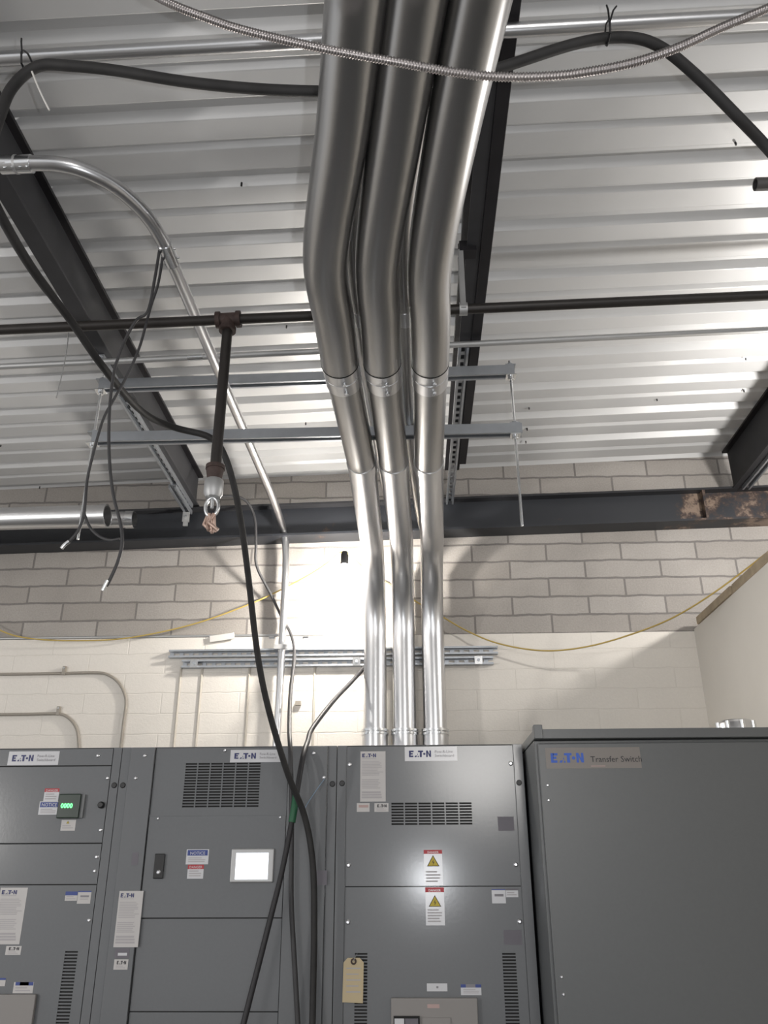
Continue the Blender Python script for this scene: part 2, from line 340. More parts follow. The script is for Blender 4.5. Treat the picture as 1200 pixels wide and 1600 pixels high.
# ------------------------------------------------------------------ the three big conduits
HC = 1.489; YV = 4.10; RC = .0560
cols = {  # centre pixels at rows 1150, 722, 565, 400, 200, 0
    'left': (586, (565, 722), (531, 565), (508, 400), (536, 200), (557, 0)),
    'mid': (632.5, (615, 722), (597, 565), (590, 400), (620, 200), (650, 0)),
    'right': (680.5, (670, 722), (672, 565), (672, 400), (708, 200), (750, 0))}
lab = {'left': 'left one of the three big galvanised conduits', 'mid': 'middle one of the three big galvanised conduits', 'right': 'right one of the three big galvanised conduits'}
plan = {}
CABTOP = EYE + .4976
for key, d in cols.items():
    b0 = P(d[0], 1150, Y=YV); xb = b0.x
    hp = [P(x, y, h=HC) for x, y in d[1:]]
    plan[key] = (xb, hp)
    tgt = 'rising from the cabinet top and bending overhead' if key != 'mid' else 'between the other two, bending overhead'
    root = thing('conduit_run', (xb, YV, CABTOP), lab[key] + ' ' + tgt, 'conduit', 'big conduits over the switchgear')
    zc = EYE + HC; R = .39
    j1 = P(d[0], 1009, Y=YV).z
    top = zc - R
    # vertical pipe
    vp = [V((xb, YV, CABTOP)), V((xb, YV, j1))]
    MB().sweep(vp, RC, GALV, 32).build('riser_pipe', root)
    # wall elbow: rises, then sweeps forward and flattens
    c0 = hp[0]
    el = [V((xb, YV, j1 - .0))]
    yend = c0.y
    for i in range(0, 25):
        a_ = i / 24 * math.pi / 2
        el.append(V((xb, YV - R + R * math.cos(a_), top + R * math.sin(a_))))
    q0 = el[-1]
    for i in range(1, 7): el.append(q0.lerp(c0, i / 6))
    MB().sweep(el, RC, GALV, 32).build('wall_elbow', root)
    # straight pipe to the front coupling
    p1 = hp[1]
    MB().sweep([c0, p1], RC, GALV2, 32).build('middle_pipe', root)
    # joint sleeves
    u = (p1 - c0).normalized()
    MB().ring(c0 - u * .045, c0 + u * .012, RC + .0028, RC - .001, GALV, 32).build('coupling', root)
    q = MB(); q.ring(p1 - u * .115, p1 + u * .01, RC + .003, RC - .001, GALV, 32); q.ring(p1 - u * .060, p1 - u * .055, RC + .0042, RC - .001, GALV, 32)
    q.build('coupling', root)
    for k_ in (-.035, -.088):
        s_ = p1 + u * k_ + V((.012, 0, -RC - .003)); MB().cyl(s_, s_ - V((0, 0, .008)), .007, ZINC, 8).build('set_screw', root)
    # overhead offset elbow and pipe running back over the camera
    pts = [p1] + [hp[1].lerp(hp[2], .45), hp[2], hp[3], hp[4]]
    dirv = (hp[4] - hp[3]).normalized()
    pts += [hp[4] + dirv * .8]
    oh = relax(smooth(pts, 14), 10); oh[-1] = pts[-1]
    oh += [pts[-1] + dirv * k_ for k_ in (1.0, 3.0, 5.0)]
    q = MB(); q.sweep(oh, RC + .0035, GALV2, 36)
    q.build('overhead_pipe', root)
    q = MB(); q.ring(p1 - u * .001, p1 - u * .006, RC + .0042, RC - .001, SEAM, 36); q.build('pipe_end_rim', root)
    # connector where the riser meets the cabinet
    q = MB()
    z0 = P(d[0], 1164, Y=YV).z
    q.sweep([V((xb, YV, z0 - .05)), V((xb, YV, z0 + .052))], RC + .006, GALV, 32)
    for zz in (z0 + .044, z0 + .060): q.sweep([V((xb, YV, zz)), V((xb, YV, zz + .011))], RC + .0105, ZINC, 32)
    q.build('connector', root)
    for a_ in (-2.1, -1.2): s_ = V((xb + (RC + .0105) * math.cos(a_), YV + (RC + .0105) * math.sin(a_), z0 + .052)); MB().cyl(s_, s_ + V((math.cos(a_), math.sin(a_), 0)) * .007, .006, ZINC, 8).build('set_screw', root)

# two slimmer conduits above the gaps
for key, (ka, kb), tx, lb in (('a', ('left', 'mid'), 'mid', 'slim conduit above the gap between left and middle big conduits'), ('b', ('mid', 'right'), 'right', 'slim conduit above the gap between middle and right big conduits')):
    xa = [(p + q) / 2 for p, q in zip(plan[ka][1], plan[kb][1])]
    ups = [V((0, 0, k_)) for k_ in (.135, .118, .112, .105, .10)]
    xt_ = plan[tx][0]; zt_ = EYE + HC + .135
    pts = [xa[4] + ups[4] + (xa[4] - xa[3]).normalized() * 3] + [xa[k_] + ups[k_] for k_ in (4, 3, 2, 1)] + [xa[0] + V((0, 0, .135)), V((xa[0].x * .5 + xt_ * .5, 3.75, zt_))]
    R = .18
    for i in range(7):
        a_ = i / 6 * math.pi / 2; pts.append(V((xt_, 4.205 - R + R * math.sin(a_), zt_ - R + R * math.cos(a_))))
    pts.append(V((xt_, 4.205, CABTOP + .4))); pts.append(V((xt_, 4.205, CABTOP)))
    root = thing('slim_conduit', (xt_, 4.205, CABTOP), lb, 'conduit', 'slim conduits above the gaps')
    MB().sweep(smooth(pts, 8), .026, GALV2, 18).build('pipe', root)
    jp = xa[1] + ups[1]; jd = (xa[0] - xa[1]).normalized()
    MB().ring(jp - jd * .12, jp - jd * .05, 0.029, .0255, GALV, 20).build('coupling', root)

# ------------------------------------------------------------------ bent conduit on the left
H2 = 1.776
pts = [P(x, y, h=H2) for x, y in ((58, 255), (95, 257), (130, 266), (170, 285), (205, 312), (235, 345), (257, 382))]
bc = thing('bent_conduit', P(431, 1165, Y=4.22) - V((0, 0, .01)), 'slim galvanised conduit bending off the left joist and dropping down the wall', 'conduit')
arc = relax(smooth([P(-60, 256, h=H2)] + pts, 10), 8)
MB().sweep(arc, .0205, GALV, 22).build('elbow_pipe', bc)
st = [P(257, 382, h=H2), P(300, 485, h=H2), P(345, 592, h=H2), P(395, 702, h=H2), P(425, 775, h=H2)]
st = [st[0].lerp(st[-1], i / 4) for i in range(5)]
dn = [P(441, 822, Y=4.17), P(446.5, 855, Y=4.215), P(446, 905, Y=4.22), P(441, 1000, Y=4.22), P(437, 1080, Y=4.22), P(431, 1172, Y=4.22)]
MB().sweep(relax(smooth(st + dn, 12), 6), .0193, GALV, 22).build('straight_pipe', bc)
u = (st[1] - st[0]).normalized()
q = MB(); q.ring(st[0] - u * .005, st[0] + u * .085, .0232, .019, ZINC, 22); q.build('coupling', bc)
for k_ in (.02, .06):
    s_ = st[0] + u * k_ + V((.0235, 0, 0)); MB().cyl(s_, s_ + V((.006, 0, 0)), .0035, ZINC, 6).build('set_screw', bc)
q = MB(); a0, a1 = P(2, 258, h=H2), P(50, 256, h=H2); q.ring(a0, a1, .0245, .019, ZINC, 22); m_ = (a0 + a1) / 2; dv = (a1 - a0).normalized()
q.ring(m_ - dv * .003, m_ + dv * .003, .0255, .019, DULLZ, 22); q.build('coupling', bc)
for f_ in (.2, .45, .7, .92):
    s_ = a0.lerp(a1, f_) + V((0, -.012, -.022)); MB().cyl(s_, s_ + V((0, -.003, -.006)), .0035, ZINC, 6).build('set_screw', bc)
p_ = P(440, 1012, Y=4.22)
q = MB(); q.box(p_.x - .035, p_.x + .035, 4.195, 4.205, p_.z - .012, p_.z + .012, DULLZ); q.ring(p_ - V((0, 0, .008)), p_ + V((0, 0, .008)), .0225, .019, DULLZ, 20); q.build('strap', bc)

# ------------------------------------------------------------------ black iron pipe with drop
YP = 2.20
pa, pb = P(-60, 518, Y=YP), P(1260, 459, Y=YP)
dl = thing('iron_pipe', P(357, 497, Y=YP), 'black iron pipe across the ceiling with a tee and a vertical drop', 'pipe')
pt = pa.lerp(pb, (P(357, 497, Y=YP).x - pa.x) / (pb.x - pa.x)); ux = (pb - pa).normalized()
MB().sweep([pa - ux * .8, pb + ux * 1.0], .0165, IRON, 20).build('main_pipe', dl)
q = MB(); q.sweep([pt - ux * .034, pt + ux * .034], .0225, RUSTIRON, 20)
for sgn in (-1, 1): q.sweep([pt + ux * sgn * .026, pt + ux * sgn * .040], .0275, RUSTIRON, 20)
q.sweep([pt, pt - V((0, 0, .045))], .0225, RUSTIRON, 20); q.sweep([pt - V((0, 0, .032)), pt - V((0, 0, .046))], .0275, RUSTIRON, 20); q.build('tee', dl)
zb = P(340, 742, Y=YP).z
MB().sweep([pt, V((pt.x, YP, zb))], .0165, IRON, 20).build('drop_pipe', dl)
q = MB(); q.sweep([V((pt.x, YP, zb + .028)), V((pt.x, YP, zb + .012)), V((pt.x, YP, zb - .016))], [.026, .026, .021], RUSTIRON, 20)
q.sweep([V((pt.x, YP, zb + .030)), V((pt.x, YP, zb + .018))], .0285, RUSTIRON, 20); q.build('reducer', dl)
z1 = zb - .016
q = MB(); q.sweep([V((pt.x, YP, z1)), V((pt.x, YP, z1 - .004)), V((pt.x, YP, z1 - .045)), V((pt.x, YP, z1 - .058))], [.024, .028, .028, .022], DULLZ, 24); q.build('bushing', dl)
z2 = z1 - .058
hk = [V((pt.x + .019 * math.sin(t), YP, z2 - .030 - .030 * -math.cos(t))) for t in [i / 16 * 2 * math.pi for i in range(17)]]
q = MB(); q.sweep(hk, .0055, ZINC, 8); q.cyl((pt.x, YP, z2), (pt.x, YP, z2 - .035), .005, ZINC, 8); q.build('ring_hook', dl)
q = MB(); rr = random.Random(3)
for i in range(7):
    a_ = V((pt.x + rr.uniform(-.012, .012), YP + rr.uniform(-.008, .008), z2 - .055)); q.sweep([a_, a_ + V((rr.uniform(-.016, .016), rr.uniform(-.01, .01), -.03)), a_ + V((rr.uniform(-.018, .018), rr.uniform(-.01, .01), -.052))], .0055, COPPER, 6)
q.build('wire_ends', dl)
# hanger holding the pipe off the narrow joist
hp_ = P(724, 485, Y=YP); zj = ZJ + .012
hg = thing('pipe_hanger', (hp_.x, YP, zj), 'small strap hanger holding the black pipe beside the narrow joist', 'hanger')
q = MB(); q.box(.180, .236, YP - .022, YP + .022, zj - .014, zj + .026, BLACKSTEEL); q.cyl((.185, YP, zj - .03), (.185, YP, zj + .03), .008, BLACKSTEEL, 8); q.build('beam_clamp', hg)
q = MB(); pz = pa.lerp(pb, (hp_.x - pa.x) / (pb.x - pa.x)).z
q.box(hp_.x - .008, hp_.x + .008, YP - .0205, YP - .0185, pz - .010, zj - .008, DULLZ); q.box(hp_.x - .008, hp_.x + .008, YP + .0185, YP + .0205, pz - .010, zj - .008, DULLZ); q.build('strap', hg)
q = MB(); q.ring((hp_.x - .013, YP, pz), (hp_.x + .013, YP, pz), .0215, .017, DULLZ, 20); q.build('pipe_ring', hg)

# ------------------------------------------------------------------ other ceiling conduits
def hpipe(name, a_, b_, r, m, label, ext0=0, ext1=0, cat='conduit', joints=()):
    u_ = (b_ - a_).normalized(); a2 = a_ - u_ * ext0; b2 = b_ + u_ * ext1
    if not joints:
        return tag(MB().sweep([a2, b2], r, m, 18).build(name), label, cat)
    root = thing(name, a2, label, cat)
    MB().sweep([a2, b2], r, m, 18).build('pipe', root)
    for j, L_ in joints: MB().ring(j - u_ * L_, j + u_ * L_, r * 1.18, r * .98, ZINC, 20).build('coupling', root)
    return root
hpipe('ceiling_conduit', P(0, 92, Y=1.385), P(800, 47, Y=1.385), .0175, GALV, 'bright galvanised conduit close under the roof near the top of the photo', 1, 2)
ta, tb = P(0, 573, Y=2.69), P(1200, 515, Y=2.69)
j_ = ta.lerp(tb, .258)
hpipe('thin_conduit', ta, tb, .0117, DULLZ, 'thin grey conduit across the roof just above the trapeze', .6, .2, joints=((j_, .03),))
ca, cb_ = P(-40, 812, Y=3.80), P(168, 806, Y=3.80); u_ = (cb_ - ca).normalized()
lc = thing('large_conduit', cb_, 'large open-ended galvanised conduit lying along the wall beam at left', 'conduit')
q = MB(); q.ring(ca - u_ * 1.2, cb_ - u_ * .03, .0572, .0535, GALV, 32); q.build('pipe', lc)
q = MB(); q.ring(cb_ - u_ * .035, cb_, .0605, .053, GALV, 32); q.build('end_bushing', lc)
sa, sb = P(120, 813, Y=3.99), P(206, 812, Y=3.99); u_ = (sb - sa).normalized()
sc = thing('stub_conduit', sb, 'shorter galvanised conduit stub poking out behind the large left one', 'conduit')
MB().ring(sa - u_ * 1.5, sb - u_ * .02, .044, .041, GALV, 28).build('pipe', sc)
q = MB(); q.ring(sb - u_ * .03, sb + u_ * .015, .047, .040, ZINC, 28); q.build('end_bushing', sc)
ra, rb = P(1180, 288, h=1.85), P(1260, 296, h=1.85)
tag(MB().ring(ra, rb + V((1.5, 0, .03)), .019, .015, mat('dull_grey_pipe', (.09, .085, .085), .5, .3), 20).build('pipe_stub'), 'dark pipe stub entering from the right edge below the roof', 'pipe')

# ------------------------------------------------------------------ flexible metal conduit
fp = [P(x, y, Y=1.04) for x, y in ((150, -60), (255, 0), (320, 27), (380, 47), (500, 75), (620, 97), (710, 113), (780, 120), (860, 119), (920, 112), (990, 98), (1060, 74), (1130, 42), (1200, 13), (1290, -25))]
fp = relax(smooth(fp, 90), 60)
tag(MB().sweep(fp, .0074, mat('spiral_steel', (.34, .315, .31), .35, .95), 12, rf=lambda s, a, r: r + .0011 * math.sin(2 * math.pi * s / .0056 + a)).build('flexible_conduit'),
    'spiral steel flexible conduit sagging in front of the big conduits', 'flexible conduit')

# ------------------------------------------------------------------ black cables
big = [(1900, 700, 2.6), (1540, 560, 1.95), (1290, 330, 1.5), (1200, 232, 1.45), (1150, 180, 1.39), (1090, 120, 1.355), (1030, 72, 1.340), (975, 58, 1.335), (900, 68, 1.335), (800, 100, 1.345), (700, 130, 1.355), (600, 143, 1.355), (500, 143, 1.355), (400, 139, 1.355), (290, 128, 1.345), (180, 110, 1.340), (110, 103, 1.335), (60, 103, 1.335), (20, 135, 1.335), (0, 180, 1.335),
       (-18, 240, 1.335), (-18, 290, 1.5), (0, 335, 1.55), (50, 420, 1.75), (110, 500, 1.95), (160, 572, 2.12), (220, 642, 2.40), (272, 668, 2.55), (330, 684, 2.60), (355, 722, 2.62), (374, 800, 2.72), (388, 900, 2.86), (402, 1020, 3.0), (420, 1110, 3.1), (450, 1210, 3.22), (476, 1275, 3.31), (489, 1350, 3.34), (491, 1450, 3.35), (489, 1560, 3.36), (486, 1700, 3.36)]
rt = thing('power_cable', P(486, 1700, Y=3.36), 'heavy black cable looping along the roof and hanging down past the left joist', 'cable')
def taper(pts, lo): return lo
pp = relax(smooth([P(x, y, Y=d) for x, y, d in big], 10), 4)
rad = [.0128 if i < 235 else .0118 for i in range(len(pp))]
MB().sweep(pp, rad, DUSTY, 12).build('jacket', rt)
def tie(x, y, d, label, tail, parent=None):
    p = P(x, y, Y=d); q = MB()
    q.sweep(smooth([p + V((0, -.022, -.030)), p + V((0, -.030, 0)), p + V((0, -.005, .022)), p + V((.002, .022, .01)), p + V((0, .01, -.028)), p + V((0, -.022, -.030))], 6), .0025, BLACKP, 6)
    for t in tail: q.sweep([p + V((0, -.028, -.005)), p + V((t[0] * .5, -.036, t[1] * .6)), p + V((t[0], -.034, t[1]))], .0022, BLACKP, 6)
    return tag(q.build('cable_tie'), label, 'cable tie', 'cable ties on the heavy cable')
tie(43, 98, 1.34, 'black cable tie holding the heavy cable near the left edge', [(-.006, .038)])
tie(948, 52, 1.335, 'black cable tie with two tails holding the heavy cable at upper right', [(-.002, .048), (.020, .044)])
# hanging wires from the bent conduit
wA = [(256, 388, 2.02), (248, 440, 2.02), (236, 478, 2.04), (226, 515, 2.06), (216, 548, 2.06), (196, 592, 2.06), (178, 624, 2.06), (161, 656, 2.06), (146, 708, 2.07), (136, 752, 2.08), (132, 800, 2.08), (123, 828, 2.08), (110, 844, 2.08), (101, 852, 2.08)]
wB = [(250, 386, 1.99), (241, 440, 1.99), (231, 487, 2.01), (213, 500, 2.03), (196, 530, 2.04), (185, 558, 2.04), (178, 582, 2.04), (172, 628, 2.04), (170, 680, 2.04), (172, 733, 2.04), (178, 778, 2.04), (188, 817, 2.04), (191, 848, 2.04), (184, 878, 2.04), (172, 905, 2.04), (166, 916, 2.04)]
ra_ = thing('loose_wire', P(101, 852, Y=2.08), 'loose dark wire from the bent conduit, ending farthest left', 'wire', 'loose wires from the bent conduit')
cable('jacket', wA, 0.0042, GREYJ, ra_)
cable('branch', [(132, 803, 2.08), (140, 823, 2.075), (155, 838, 2.07), (172, 844, 2.062), (187, 842, 2.052)], .0038, GREYJ, ra_)
cable('metal_tip', [(108, 846, 2.078), (101, 851, 2.078), (96, 857, 2.078)], .0052, ZINC, ra_)
rb_ = thing('loose_wire', P(166, 916, Y=2.04), 'loose dark wire from the bent conduit, ending lowest in front of the blocks', 'wire', 'loose wires from the bent conduit')
cable('jacket', wB, .0045, GREYJ, rb_)
cable('metal_tip', [(168, 907, 2.036), (164, 915, 2.036), (160, 923, 2.036)], .0052, ZINC, rb_)
# cables falling in front of the cabinets
c4 = [(338, 775, 4.02), (378, 778, 4.06), (397, 805, 4.12), (400, 850, 4.14), (401, 885, 4.19), (424, 930, 4.25), (441, 966, 4.262), (455, 992, 4.17), (460, 1025, 4.08), (454, 1080, 3.86), (452, 1140, 3.5), (454, 1180, 3.37), (456, 1280, 3.36), (455, 1400, 3.36), (460, 1500, 3.36), (470, 1680, 3.36)]
tag(cable('slim_cable', c4, [.0075] * 80 + [.0095] * 90, GREYJ), 'slim grey cable snaking behind the bent conduit, then down the middle cabinet', 'cable')
c5 = [(596, 1012, 4.20), (580, 1030, 4.195), (564, 1049, 4.15), (545, 1070, 4.02), (522, 1094, 3.86), (488, 1138, 3.62), (481, 1158, 3.50), (473, 1184, 3.38), (460, 1262, 3.325), (442, 1355, 3.30), (420, 1445, 3.28), (378, 1610, 3.24), (362, 1680, 3.22)]
g5 = thing('diagonal_cable', P(362, 1680, Y=3.22), 'black cable from behind the left big conduit, slanting down left across the cabinet', 'cable')
cable('jacket', c5, .0105, RUBBER, g5)
cable('green_tape', [(463, 1240, 3.335), (460, 1262, 3.322), (456, 1285, 3.316)], .0135, GREENTAPE, g5)['label'] = 'green tape wrap'
tag(cable('blue_string', [(507, 1217, 3.425), (492, 1238, 3.39), (480, 1256, 3.36), (473, 1268, 3.335), (466, 1262, 3.305)], .0018, mat('pale_blue_string', (.20, .27, .36), .7)), 'thin pale blue string tied from a panel screw to the cable bundle', 'string')
# small hanging bits under the roof
tag(cable('hanging_wire', [(107, 520, 2.6), (104, 548, 2.6), (98, 580, 2.6), (92, 605, 2.6), (88, 622, 2.6)], .0022, DULLZ), 'thin wire dangling left of the black joist', 'wire')
tag(cable('string_end', [(50, 112, 1.33), (58, 132, 1.33), (66, 150, 1.33), (77, 172, 1.33)], .0022, PAPER), 'pale string end hanging below the upper left cable tie', 'string')

# ------------------------------------------------------------------ fittings on the back wall
def wall_strut(y_, xa, xb_, label, hole):
    a_, b_ = P(xa, y_, Y=W - .04), P(xb_, y_ - 3, Y=W - .04)
    z = (a_.z + b_.z) / 2; r_ = thing('wall_strut', (a_.x, W - .013, z), label, 'strut channel', 'strut channels on the back wall')
    MB().strut((a_.x, W - .016, z), (b_.x, W - .016, z), (0, -1, 0), d=.030).build('channel', r_)
    for hx in hole:
        p = P(hx, y_, Y=W - .05); q = MB(); q.box(p.x - .020, p.x + .020, W - .051, W - .0465, z - .021, z + .021, ZINC)
        q.cyl((p.x, W - .058, z), (p.x, W - .051, z), .008, STRUT, 6); q.build('clip', r_)
    return r_
wall_strut(1020, 264, 778, 'upper of two long zinc strut channels on the back wall', ())
wall_strut(1036, 284, 771, 'lower of two long zinc strut channels on the back wall', (303, 557, 748))
zp = ZL + .008
hpipe('thin_wall_conduit', V((P(-20, 1003, Y=W - .03).x - 1, W - .012, zp)), V((P(505, 995, Y=W - .03).x, W - .012, zp)), .007, DULLZ, 'thin conduit along the ledge where bare block meets painted wall', joints=((P(425, 996, Y=W - .012) * 1, .015), (P(478, 996, Y=W - .012) * 1, .015)))
p_ = P(346, 995, Y=W - .04)
q = MB(); q.obox(V((p_.x, W - .026, p_.z)), V((1, 0, .14)), V((0, 1, 0)), V((-.14, 0, 1)), -.065, .065, -.004, .004, -.017, .017, PAPER)
tag(q.build('paper_strip', bevel=.002), 'white paper strip lying on the wall ledge above the struts', 'paper')
def wall_pipe(pts, clip, label, clipz):
    r_ = thing('painted_conduit', V(P(*pts[-1], Y=W - .02)), label, 'conduit', 'painted conduits on the cream wall')
    MB().sweep(relax(smooth([P(x, y, Y=W - .020) for x, y in pts], 8), 4), .0075, PAINTED, 10).build('pipe', r_)
    p = P(*clip, Y=W - .02); q = MB(); q.box(p.x - .008, p.x + .008, W - .030, W - .0125, p.z - .008, p.z + .036, PAINTED); q.cyl((p.x, W - .034, p.z + .026), (p.x, W - .03, p.z + .026), .005, DULLZ, 6); q.build('clip', r_)
wall_pipe([(-60, 1054), (40, 1053), (100, 1052), (150, 1051), (168, 1054), (184, 1065), (194, 1082), (197, 1100), (193, 1130), (188, 1175)], (100, 1052), 'larger painted conduit curving down the cream wall at left', 0)
wall_pipe([(-60, 1117), (40, 1116), (88, 1115), (105, 1120), (117, 1133), (122, 1148), (124, 1178)], (91, 1115), 'smaller painted conduit curving into the left cabinet top', 0)
for i, (x0, x1) in enumerate(((283, 270), (316, 307), (390, 381), (492, 488))):
    a_, b_ = P(x0, 1042, Y=W - .016), P(x1, 1180, Y=W - .016)
    tag(MB().sweep([V((a_.x, W - .014, a_.z)), V((a_.x, W - .014, b_.z))], .006, mat('cream_paint_over_pipe', (.50, .46, .40), .6), 10).build('riser_conduit'),
        ('leftmost', 'second from left', 'third from left', 'rightmost')[i] + ' of four thin cream risers below the wall struts', 'conduit', 'thin cream wall risers')
p_ = P(466, 1099, Y=W - .02); q = MB(); q.box(p_.x - .014, p_.x + .014, W - .032, W - .0125, p_.z - .011, p_.z + .011, PAINTED); tag(q.build('wall_anchor'), 'small grey anchor on the cream wall beside the slim cable', 'anchor')

# ------------------------------------------------------------------ yellow cord with lit bulb
bp = P(538, 897, Y=W - .36)
sl = thing('string_light', bp + V((0, 0, .10)), 'yellow lamp cord swagged along the wall with one lit bulb', 'work light')
cord = [(-80, 940, 4.2), (0, 985, 4.22), (50, 998, 4.24), (120, 1001, 4.25), (200, 997, 4.25), (300, 976, 4.25), (385, 946, 4.25), (440, 921, 4.26), (500, 888, 4.12), (526, 868, W - .33), (538, 862, W - .36), (552, 872, 4.05), (570, 888, 4.22), (600, 908, 4.265), (650, 940, 4.27), (695, 966, 4.25), (730, 986, 4.24), (780, 1006, 4.22), (850, 1017, 4.18), (920, 1010, 4.1), (990, 990, 4.0), (1050, 966, 3.85), (1110, 930, 3.7), (1170, 886, 3.55), (1210, 855, 3.4), (1290, 800, 3.0)]
cable('cord', cord, .0040, YELLOW, sl)
q = MB(); tb_ = bp + V((0, 0, .10)); q.sweep([tb_ + V((0, 0, .02)), tb_, tb_ - V((0, 0, .05))], [.014, .020, .020], BLACKP, 16); q.build('socket', sl)
q = MB(); q.sweep([bp + V((0, 0, .05)), bp + V((0, 0, .03)), bp + V((0, 0, .012)), bp - V((0, 0, .01)), bp - V((0, 0, .03)), bp - V((0, 0, .042)), bp - V((0, 0, .046))], [.014, .022, .034, .040, .034, .020, .004], BULB, 20); q.build('bulb', sl)

# ------------------------------------------------------------------ cabinets
YF = 3.45
ZB = 0.0
def X(px, py, Y=YF): return P(px, py, Y=Y).x
def Zp(py, px=620, Y=YF): return P(px, py, Y=Y).z
def rect(x0, y0, x1, y1, Y):
    xm, ym = (x0 + x1) / 2, (y0 + y1) / 2
    return P(x0, ym, Y=Y).x, P(x1, ym, Y=Y).x, P(xm, y1, Y=Y).z, P(xm, y0, Y=Y).z
def logo(q, x0, x1, z0, z1, y, m):
    """bold capital E, split A, T, dot and N"""
    w = x1 - x0; h = z1 - z0
    def poly(pts): q.poly([(x0 + a * w, z0 + b * h) for a, b in pts], y, m)
    poly([(0, 0), (.07, 0), (.09, 1), (.0, 1)]); poly([(.07, .0), (.19, .0), (.19, .24), (.07, .24)]); poly([(.07, .40), (.17, .40), (.17, .62), (.07, .62)]); poly([(.07, .76), (.21, .76), (.21, 1), (.07, 1)])
    poly([(.25, 0), (.33, 0), (.36, .24), (.29, .24)]); poly([(.37, .34), (.41, .34), (.39, .58)]); poly([(.385, 0), (.44, 0), (.43, .2), (.40, .2)])
    poly([(.41, .76), (.64, .76), (.64, 1), (.41, 1)]); poly([(.49, 0), (.58, 0), (.58, .76), (.49, .76)])
    poly([(.645, .38), (.70, .30), (.745, .38), (.745, .58), (.70, .66), (.645, .58)])
    poly([(.78, 0), (.85, 0), (.85, 1), (.78, 1)]); poly([(.93, 0), (1, 0), (1, 1), (.93, 1)]); poly([(.85, .62), (.85, 1), (.93, .40), (.93, 0)])
def sticker(parent, name, px, els, base=WHITE, Y=YF, label=None, th=.0008):
    x0, x1, z0, z1 = rect(*px, Y); w = x1 - x0; h = z1 - z0; q = MB()
    q.box(x0, x1, Y - th, Y - .0001, z0, z1, base); y = Y - th - .0004
    for e_ in els:
        k = e_[0]
        if k == 'r': q.quad(x0 + e_[1] * w, x0 + e_[3] * w, z1 - e_[4] * h, z1 - e_[2] * h, y, e_[5])
        elif k == 't': q.text(e_[1], x0 + e_[2] * w, z1 - e_[3] * h, y - .0003, e_[4] * h, e_[5], e_[6] if len(e_) > 6 else 'LEFT', e_[7] if len(e_) > 7 else 0)
        elif k == 'logo': logo(q, x0 + e_[1] * w, x0 + e_[3] * w, z1 - e_[4] * h, z1 - e_[2] * h, y - .0003, e_[5])
        elif k == 'tri':
            cx, cz, s_ = x0 + e_[1] * w, z1 - e_[2] * h, e_[3] * w
            q.poly([(cx - s_ * 1.12, cz - s_ * .62), (cx + s_ * 1.12, cz - s_ * .62), (cx, cz + s_ * 1.25)], y, INKB)
            q.poly([(cx - s_ * .92, cz - s_ * .52), (cx + s_ * .92, cz - s_ * .52), (cx, cz + s_ * 1.05)], y - .0003, WARN)
            q.poly([(cx + s_ * .10, cz + s_ * .55), (cx - s_ * .20, cz + s_ * .0), (cx - s_ * .0, cz + s_ * .05)], y - .0006, INKB); q.poly([(cx - s_ * .05, cz - s_ * .42), (cx + s_ * .22, cz + s_ * .12), (cx + s_ * .0, cz + s_ * .05)], y - .0006, INKB)
    o = q.build(name, parent)
    if label: o['label'] = label
    return o
def lines(n, u0, u1, v0, v1, m=INKL, fill=.45, seed=1):
    r = random.Random(seed); st_ = (v1 - v0) / n
    return [('r', u0, v0 + i * st_, u0 + (u1 - u0) * r.uniform(.7, 1), v0 + (i + fill) * st_, m) for i in range(n)]
def screw(parent, px, py, Y=YF, r=.0075, m=SCREWM, name='screw'):
    p = P(px, py, Y=Y); q = MB(); q.sweep([p, p - V((0, .002, 0)), p - V((0, .0045, 0))], [r, r * .95, r * .45], m, 12); return q.build(name, parent)
def plug(parent, px, py, Y=YF, r=.011): p = P(px, py, Y=Y); return MB().sweep([p, p - V((0, .002, 0)), p - V((0, .004, 0))], [r, r, r * .8], BLACKP, 14).build('hole_plug', parent)
def panel(q, x0, x1, z0, z1, y, th, m, holes=()):
    xs = sorted({x0, x1, *[a for h in holes for a in h[:2]]}); zs = sorted({z0, z1, *[a for h in holes for a in h[2:]]})
    for i in range(len(xs) - 1):
        for j in range(len(zs) - 1):
            cx, cz = (xs[i] + xs[i + 1]) / 2, (zs[j] + zs[j + 1]) / 2
            if any(h[0] < cx < h[1] and h[2] < cz < h[3] for h in holes): continue
            q.box(xs[i], xs[i + 1], y, y + th, zs[j], zs[j + 1], m)
def grille(parent, r, cols_, rows, Y, th=.004, gapx=.10, bar=.42, m=CABINET):
    x0, x1, z0, z1 = r; q = MB(); q.quad(x0, x1, z0, z1, Y + th + .0005, SEAM)
    cw = (x1 - x0) / cols_; rh = (z1 - z0) / rows
    if cols_ > 1:
        for i in range(cols_ + 1): xm = x0 + i * cw; q.box(max(x0, xm - cw * gapx / 2), min(x1, xm + cw * gapx / 2), Y, Y + th, z0, z1, m)
    for j in range(rows): q.box(x0, x1, Y + .0006, Y + th, z0 + j * rh, z0 + j * rh + rh * bar, m)
    return q.build('vent_grille', parent)
TOP = EYE + .497
TH = .003
D0, D1 = YF + .006, 4.22      # cabinet body depth
xs1r = (X(178, 1169), X(191.7, 1169), X(206, 1169))
xs2r = (X(512.8, 1169), X(527, 1169), X(542, 1169))
xs3r = (X(800.5, 1165), X(816, 1165))
ZLOW = .12
def body(root, x0, x1, m=CABINET):
    q = MB(); q.box(x0 + .0012, x1 - .0012, D0, D1, .02, TOP, m); q.build('body', root, bevel=.002)
def post(root, x0, x1):
    MB().box(x0 + .0012, x1 - .0012, YF - .001, D0 - .0002, .06, TOP - .001, CABINET).build('post', root, bevel=.0015)
